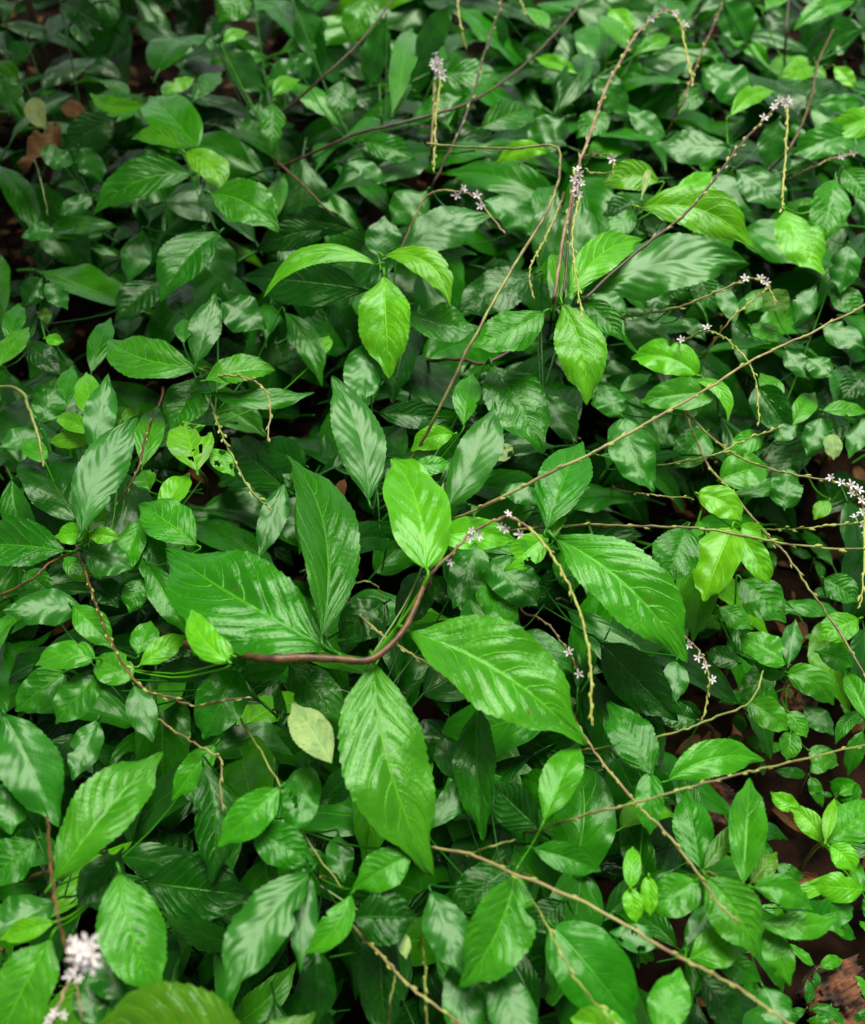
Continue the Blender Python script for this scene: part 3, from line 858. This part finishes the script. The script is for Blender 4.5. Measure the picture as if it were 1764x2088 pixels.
# a traced leaf is remembered so that the layer below can keep off its upper side
for label, nm, cat, node, txt in SHOOTS:
    lines = [l for l in txt.strip().split('\n') if l.strip()]
    if node is None:
        o = leaf_from(None, lines[0], None, None)
        o.name = nm; o['label'] = label; o['category'] = cat
        continue
    np_ = at(node[0], node[1], LZ*node[2])
    root = thing(nm, Vector((np_.x, np_.y, 0)), label, cat, 'leafy shoots of the thicket' if nm == 'leafy_shoot' else None)
    for l in lines: leaf_from(root, l, (np_, .03), None)
    if nm == 'leafy_branch' and node[0] == 752:
        def pth(s, z): a = list(map(float, s.split())); return [at(a[i], a[i+1], z*LZ) for i in range(0, len(a), 2)]
        p = pth("470 1330 540 1343 620 1341 690 1344 752 1346 800 1312 832 1270 858 1210 874 1170 888 1120 890 1082", 10.9)
        e0 = at(455, 1328, 9.6*LZ); e1 = at(400, 1322, 8.2*LZ); e2 = at(330, 1300, 5*LZ); p = [Vector((e2.x - .05, e2.y + .12, -.02)), e2, e1, e0] + p[1:]
        vs, fs = tube_data(catmull(p, 9), .0045, .0024, 9, .25); mesh_obj('stem', vs, fs, STEM['brown'], root)
    else:
        stem_to_ground(root, np_, STEM['brown' if random.random() < .6 else 'green'], .0024)

# ------------------------------------------------------------------ flower spikes
def petal_flower(seed, size=1.):
    rnd = random.Random(seed); vs, fs = [], []
    npet = 5; cup = rnd.uniform(.25, .8)
    for k in range(npet):
        q = 2*math.pi*k/npet + rnd.uniform(-.2, .2); c = cup + rnd.uniform(-.2, .2); ln = rnd.uniform(.85, 1.15)
        dirv = Vector((math.cos(q), math.sin(q), 0)); per = Vector((-math.sin(q), math.cos(q), 0))
        prof = [(.05, .05, 0), (.35, .16, .25), (.7, .20, .40), (1., .03, .42)]
        n0 = len(vs)
        for (rr, ww, hh) in prof:
            p = dirv*(rr*ln) + Vector((0, 0, hh*c*1.6))
            vs += [tuple(p - per*ww), tuple(p + Vector((0, 0, -.06))), tuple(p + per*ww)]
        for i in range(3):
            b = n0 + i*3; fs += [(b, b+1, b+4, b+3), (b+1, b+2, b+5, b+4)]
    n0 = len(vs)                                # calyx tube
    for i, (zz, rr) in enumerate(((-.9, .10), (-.5, .17), (.05, .13), (.3, .05))):
        for k in range(6): vs.append((rr*math.cos(k*math.pi/3), rr*math.sin(k*math.pi/3), zz))
    for i in range(3):
        for k in range(6): fs.append((n0+i*6+k, n0+i*6+(k+1) % 6, n0+i*6+6+(k+1) % 6, n0+i*6+6+k))
    me = bpy.data.meshes.new('flower'); me.from_pydata(vs, [], fs); me.materials.append(PETAL); me.polygons.foreach_set('use_smooth', [True]*len(me.polygons)); return me
FLOWERS = [petal_flower(i) for i in range(5)]
def bract_mesh():
    vs, fs = [], []
    prof = [(0, .02), (.2, .15), (.5, .2), (.8, .11), (1, .01)]
    for z, r in prof:
        for k in range(6): vs.append((r*math.cos(k*math.pi/3), r*math.sin(k*math.pi/3)*.7 + .12*math.sin(z*3.1), z))
    for i in range(4):
        for k in range(6): fs.append((i*6+k, i*6+(k+1) % 6, i*6+6+(k+1) % 6, i*6+6+k))
    me = bpy.data.meshes.new('seed'); me.from_pydata(vs, [], fs); me.materials.append(BRACT); me.polygons.foreach_set('use_smooth', [True]*len(me.polygons)); return me
BR = bract_mesh()
def place(name, me, parent, pos, zdir, scale, spin=None):
    o = bpy.data.objects.new(name, me); COL.objects.link(o); o.parent = parent
    q = zdir.to_track_quat('Z', 'Y').to_matrix() @ Matrix.Rotation(random.uniform(0, 6.28) if spin is None else spin, 3, 'Z')
    o.matrix_parent_inverse = Matrix.Translation(-parent.location)
    o.matrix_basis = Matrix.Translation(pos) @ q.to_4x4() @ Matrix.Scale(scale, 4)
    return o
for label, mat, rpx, lev, pts, fl, sp in SPIKES:
    a = list(map(float, pts.split())); n = len(a)//2
    tail = 'tail' in label or 'dangling' in label or 'drooping' in label
    P2 = [(a[2*i], a[2*i+1]) for i in range(n)]
    # a stem rises a little along its length; a dangling tip drops again
    zs = [LZ*(lev - .5 + .5*math.sin(math.pi*min(1, i/(n-1)*1.1))) for i in range(n)]
    dr0 = 3.0 if 'very long' in label or 'longest' in label else 1.0
    zs = [z - LZ*dr0*(1-i/(n-1))**(6 if dr0 > 2 else 4) for i, z in enumerate(zs)]
    pw = [at(P2[i][0], P2[i][1], zs[i]) for i in range(n)]
    cr = catmull(pw, 7)
    for i in range(1, len(cr)-1): cr[i] = cr[i] + Vector([random.uniform(-1, 1)*.0010 for _ in range(3)])
    depth = (pw[n//2]-CAMP).dot(Vector((0, CP, -SP))); r = rpx*depth/FL*.62
    root = thing('flowering_stem' if (fl or sp and sp < 24) else 'bare_stem', Vector((pw[0].x, pw[0].y, 0)), label, 'flower stem' if fl else 'stem')
    cut = len(cr)
    if fl and sp:
        b = list(map(float, fl.split())); cut = 0
        for i in range(0, len(b), 2): cut = max(cut, min(range(len(cr)), key=lambda k: (cr[k] - at(b[i], b[i+1], cr[k].z)).length))
    elif 'tail' in label or 'spike hanging' in label or 'wavy seed' in label: cut = 2
    if cut > len(cr)-4: cut = len(cr)
    if cut > 1:
        vs, fs = tube_data(cr[:cut], r*1.15, r*.85, 6, .25); mesh_obj('stalk', vs, fs, STEM[mat], root)
    if cut < len(cr):
        vs, fs = tube_data(cr[cut-1:], r*.9, r*.6, 6, .3); mesh_obj('seed_tail', vs, fs, STEM['yellow'], root)
    # the foot of the stem runs down into the thicket
    d0 = (pw[0]-pw[1]).normalized(); foot = pw[0] + Vector((d0.x, d0.y, 0))*.10
    vr = (pw[0]-CAMP); vr /= -vr.z; gp = pw[0] + vr*(pw[0].z+.02)*.85 + Vector((d0.x, d0.y, 0))*.03
    p = [pw[0], pw[0].lerp(gp, .12) + d0*.012, pw[0].lerp(gp, .5) + d0*.02, Vector((gp.x, gp.y, -.02))]
    vs, fs = tube_data(catmull(p, 4), r*1.15, r*1.6, 6); mesh_obj('stalk', vs, fs, STEM['dark' if mat == 'dark' else 'brown'], root)
    if sp:
        acc = 0; k = 0; gap = sp*depth/FL
        st = cr[0]
        for i in range(1, len(cr)):
            seg = cr[i]-cr[i-1]; acc += seg.length
            if acc >= gap and seg.length > 1e-6 and i > len(cr)*.1:
                acc = 0; k += 1; T = seg.normalized(); sd_ = T.cross((CAMP-cr[i]).normalized()).normalized()*(1 if k % 2 else -1)
                b = place('seed', BR, root, cr[i] + sd_*r*.6, (T + sd_*.13 + Vector([random.uniform(-.06, .06) for _ in range(3)])).normalized(), gap*random.uniform(.7, .95)*(1 if sp < 24 else .6))
    if fl:
        b = list(map(float, fl.split()))
        for i in range(0, len(b), 2):
            # on the nearest point of the stalk
            best = min(cr, key=lambda q: (q - at(b[i], b[i+1], q.z)).length)
            pos = at(b[i], b[i+1], best.z + .004); 
            dr = (pos-best); dr = (dr.normalized() if dr.length > .002 else Vector((0, 0, 0))) + UP*.5 + (CAMP-pos).normalized()*.5 + Vector([random.uniform(-.5, .5) for _ in range(3)])
            big = 1.9 if 'creamy' in label and 0 else (1.1 if 'corner' in label else 1)
            place('flower', random.choice(FLOWERS), root, pos, dr.normalized(), .0064*depth/1.3*big*random.uniform(.85, 1.15))
        if 'creamy' in label:
            for _ in range(6):
                pos = at(172 + random.uniform(-20, 20), 1948 + random.uniform(-24, 24), LZ*13 + random.uniform(0, .03))
                place('flower', random.choice(FLOWERS), root, pos, (UP*.4 + (CAMP-pos).normalized() + Vector([random.uniform(-.6, .6) for _ in range(3)])).normalized(), .0090)

# ------------------------------------------------------------------ understorey plants that fill the thicket below the traced leaves
PROTO = []
for i in range(20):
    kind = 'S' if i % 4 else 'O'; rnd = random.Random(50+i)
    bend = rnd.uniform(-.11, .11); hw = rnd.uniform(.12, .21) if kind == 'S' else rnd.uniform(.22, .33)
    base, tip = Vector((0, 0, 0)), Vector((1, 0, -rnd.uniform(.0, .22))); ctrl = Vector((.5, bend*2, rnd.uniform(.06, .22)))
    vs, fs, uvs = leaf_geo(kind, base, ctrl, tip, UP, hw, rnd.uniform(.08, .38), .09, 900+i, 44, 14, (), [Vector((.01, 0, 0)), Vector((-.03, 0, -.006)), Vector((-.16, 0, -.05))], curl=rnd.uniform(0, .25), twist=rnd.uniform(-.6, .6), quilt=.5, pr=.011)
    o = mesh_obj('leaf', vs, fs, MAT['T' if kind == 'S' else 'O'], None, uvs); PROTO.append((kind, o.data)); bpy.data.objects.remove(o)
def leaf_inst(parent, pos, az, pitch, size, roll, col, kinds='SO'):
    k, me = random.choice([p for p in PROTO if p[0] in kinds])
    o = bpy.data.objects.new('leaf', me); COL.objects.link(o); o.parent = parent; o.matrix_parent_inverse = Matrix.Translation(-parent.location)
    o.matrix_basis = Matrix.Translation(pos) @ Matrix.Rotation(az, 4, 'Z') @ Matrix.Rotation(pitch, 4, 'Y') @ Matrix.Rotation(roll, 4, 'X') @ Matrix.Scale(size, 4)
    o.color = col; return o
def level(px, py):
    l = 7.2
    if px > 1380 and py > 850: l -= min(5.2, (px-1380)/380*3.2*min(1, (py-850)/350) + (2.0 if py > 1250 and px > 1560 else 0))
    if py < 300: l += random.uniform(-.6, .9)
    return max(1.4, l)
def in_gap(x, y, m=1.): return any(((x-g[0])/(g[2]*m))**2 + ((y-g[1])/(g[3]*m))**2 < 1 for g in GAPS)
def proj(p):
    d = p-CAMP; zc = d.dot(Vector((0, CP, -SP))); 
    return (FW/2 + d.x/zc*FL, FH/2 - d.dot(Vector((0, SP, CP)))/zc*FL)
def understorey(px, py, label, group, n, seed, lev=None, size=(.085, .17)):
    random.seed(seed)
    z = LZ*(lev if lev is not None else level(px, py)); top = at(px, py, z)
    root = thing('understorey_plant', Vector((top.x, top.y, 0)), label, 'plant', group)
    stem_to_ground(root, top, STEM['dark' if random.random() < .5 else 'brown'], .0022)
    az = random.uniform(0, 6.28); q = n
    for k in range(n):
        az += 2.4 + random.uniform(-.35, .35); dz = k*z*.05
        rad = random.uniform(.01, .05) + .012*k
        pos = Vector((top.x + math.cos(az)*rad, top.y + math.sin(az)*rad, z - dz*random.uniform(.7, 1.2)))
        size_ = random.uniform(*size)*(1 + .02*k)
        s = proj(pos + Vector((math.cos(az)*size_*.5, math.sin(az)*size_*.5, 0)))
        t_ = proj(pos + Vector((math.cos(az)*size_*.95, math.sin(az)*size_*.95, -.02)))
        if in_gap(*s) or in_gap(*t_, .85) or in_gap(*proj(pos), .8): continue
        c = random.choices('gdsmb', (34, 38, 12, 10, 3))[0]; col = COLR[c]; j = random.uniform(.8, 1.2)  # dark tones weighted up: older low leaves, plus shade put into the colour
        leaf_inst(root, pos, az, random.uniform(-.15, .6), size_, random.uniform(-.5, .5), (col[0]*j, col[1]*j, col[2]*j, 1))
    return root
ROWS = [('beyond the far top edge', -170), ('along the top edge', 0), ('below the top edge', 150), ('under the upper flower heads', 300), ('above the bright three-leaved shoots', 440), ('at the height of the bright three-leaved shoots', 690),
        ('just above the middle', 930), ('at the height of the big central leaves', 1180), ('below the curved brown stem', 1430), ('in the lower part', 1690), ('near the bottom edge', 1930), ('at the bottom edge', 2170)]
COLS = [('at the left edge', -30), ('left', 270), ('left of centre', 570), ('in the centre', 870), ('right of centre', 1170), ('right', 1470), ('at the right edge', 1770)]
sd_ = 100
for rn, py in ROWS:
    for cn, px in COLS:
        sd_ += 1; random.seed(sd_)
        x = px + random.uniform(-60, 60); y = py + random.uniform(-50, 50)
        low = (x > 1420 and y > 1050) or (px >= 1470 and py > 1400)
        lab = f"shaded {'low ' if low else ''}plant {cn}, {rn}"
        understorey(x, y, lab, 'shaded plants under the upper leaves', (15 if y < 700 else 13) if not low else 8, sd_, size=((.16, .30) if y < 330 else (.13, .27) if y < 600 else (.10, .21) if y < 1450 else (.08, .17)) if not low else (.06, .11))
# small seedlings on the open soil
random.seed(77)
n = 0
for _ in range(400):
    x = random.uniform(1390, 1790); y = random.uniform(1080, 2100)
    if n >= 40: break
    if x < 1520 and y > 1650: continue
    z = .035 + random.random()*.05; p = at(x, y, z); n += 1
    root = thing('seedling', Vector((p.x, p.y, 0)), 'tiny round-leaved seedling on bare brown soil at the right', 'seedling', 'tiny seedlings on the bare soil')
    vs, fs = tube_data([p, Vector((p.x, p.y, z*.5)), Vector((p.x+.004, p.y, -.02))], .0008, .001, 5); mesh_obj('stem', vs, fs, STEM['green'], root)
    az = random.uniform(0, 6.28)
    for k in range(random.choice((3, 3, 4, 5))):
        az += 2.1 + random.uniform(-.2, .2); c = COLR[random.choice('gmms')]
        leaf_inst(root, p + Vector((math.cos(az)*.006, math.sin(az)*.006, 0)), az, random.uniform(-.2, .3), random.uniform(.022, .046), random.uniform(-.3, .3), (*c, 1), 'O')

# ------------------------------------------------------------------ stuff: leaf litter and low undergrowth
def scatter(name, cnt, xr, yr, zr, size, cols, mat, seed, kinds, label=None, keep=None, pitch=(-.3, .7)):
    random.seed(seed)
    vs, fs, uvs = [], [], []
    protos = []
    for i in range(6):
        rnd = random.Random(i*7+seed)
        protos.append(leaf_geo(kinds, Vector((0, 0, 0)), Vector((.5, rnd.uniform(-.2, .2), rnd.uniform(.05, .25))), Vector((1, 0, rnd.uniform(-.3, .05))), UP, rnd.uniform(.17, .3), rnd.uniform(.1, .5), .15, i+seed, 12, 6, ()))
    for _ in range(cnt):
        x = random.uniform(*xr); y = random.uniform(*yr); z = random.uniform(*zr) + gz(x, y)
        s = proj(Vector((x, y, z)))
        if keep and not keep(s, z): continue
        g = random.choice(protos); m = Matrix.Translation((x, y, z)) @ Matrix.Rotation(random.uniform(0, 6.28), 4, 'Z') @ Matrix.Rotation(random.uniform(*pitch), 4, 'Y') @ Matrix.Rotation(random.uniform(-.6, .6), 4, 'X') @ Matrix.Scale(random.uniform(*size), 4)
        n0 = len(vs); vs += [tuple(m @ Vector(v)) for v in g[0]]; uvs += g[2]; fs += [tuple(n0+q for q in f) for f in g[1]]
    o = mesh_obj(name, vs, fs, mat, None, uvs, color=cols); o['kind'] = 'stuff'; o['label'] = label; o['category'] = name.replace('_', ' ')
    return o
scatter('leaf_litter', 1500, (-1.6, 1.7), (-.1, 4.2), (.0, .03), (.02, .065), (.15, .055, .022, 1), MAT['R'], 5, 'O', 'brown dead leaves lying on the soil under the plants', pitch=(-.25, .25))
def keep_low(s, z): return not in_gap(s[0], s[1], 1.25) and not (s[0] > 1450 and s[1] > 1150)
scatter('undergrowth', 2300, (-2.1, 2.2), (-.1, 4.6), (.04, .30), (.09, .18), (.003, .050, .001, 1), MAT['S'], 6, 'S', 'deep shaded undergrowth of small green leaves, coloured darker for shade', keep_low)  # leaf colour set extra dark to deepen the shade in the gaps

# ------------------------------------------------------------------ two young trees whose thin trunks stand in the top left; their crowns shade that corner
TLEAF = leaf_mat('tree_leaf', 7, 2.3, rough=.4, bump=.3, coat=0)
def young_tree(label, px, py, r, hgt, crad, seed, lean):
    random.seed(seed); b = at(px, py, 0.); root = thing('young_tree', b, label, 'tree')
    pts = [b + Vector((0, 0, -.05)), b + Vector((0, 0, .5)), b + Vector((lean*.3, .05, 1.2)), b + Vector((lean, .1, hgt))]
    vs, fs = tube_data(catmull(pts, 8), r*1.15, r*.5, 10, .06); mesh_obj('trunk', vs, fs, STEM['dark'], root)
    c = b + Vector((lean, -.35, hgt+.1)); brn = []
    for k in range(9):
        a = k*2.4; e = c + Vector((math.cos(a)*crad*.8, math.sin(a)*crad*.8, random.uniform(-.15, .5)))
        s = pts[2].lerp(pts[3], .35 + .07*k); vs, fs = tube_data(catmull([s, s.lerp(e, .5) + Vector((0, 0, .08)), e], 4), r*.45, r*.1, 5); mesh_obj('limb', vs, fs, STEM['dark'], root); brn.append((s, e))
    vs, fs, uvs = [], [], []
    pr = [leaf_geo('O', Vector((0, 0, 0)), Vector((.5, .05, .1)), Vector((1, 0, -.15)), UP, .27, .2, .1, i, 6, 4, ()) for i in range(3)]
    for _ in range(2600):
        s, e = random.choice(brn); t = random.random()**.6; p = s.lerp(e, t) + Vector([random.gauss(0, .13*crad) for _ in range(3)])
        g = random.choice(pr); m = Matrix.Translation(p) @ Matrix.Rotation(random.uniform(0, 6.28), 4, 'Z') @ Matrix.Rotation(random.uniform(-.2, .9), 4, 'Y') @ Matrix.Scale(random.uniform(.10, .17), 4)
        n0 = len(vs); vs += [tuple(m @ Vector(v)) for v in g[0]]; uvs += g[2]; fs += [tuple(n0+q for q in f) for f in g[1]]
    o = mesh_obj('crown', vs, fs, TLEAF, root, uvs, color=(.01, .11, .003, 1)); o['kind'] = 'stuff'
young_tree('thin dark sapling trunk rising out of the frame near the top left corner', 112, 215, .011, 2.5, 1.25, 4, -.25)
young_tree('thicker dark sapling trunk at the top edge, left of centre', 432, 95, .020, 2.9, .85, 9, -.45)
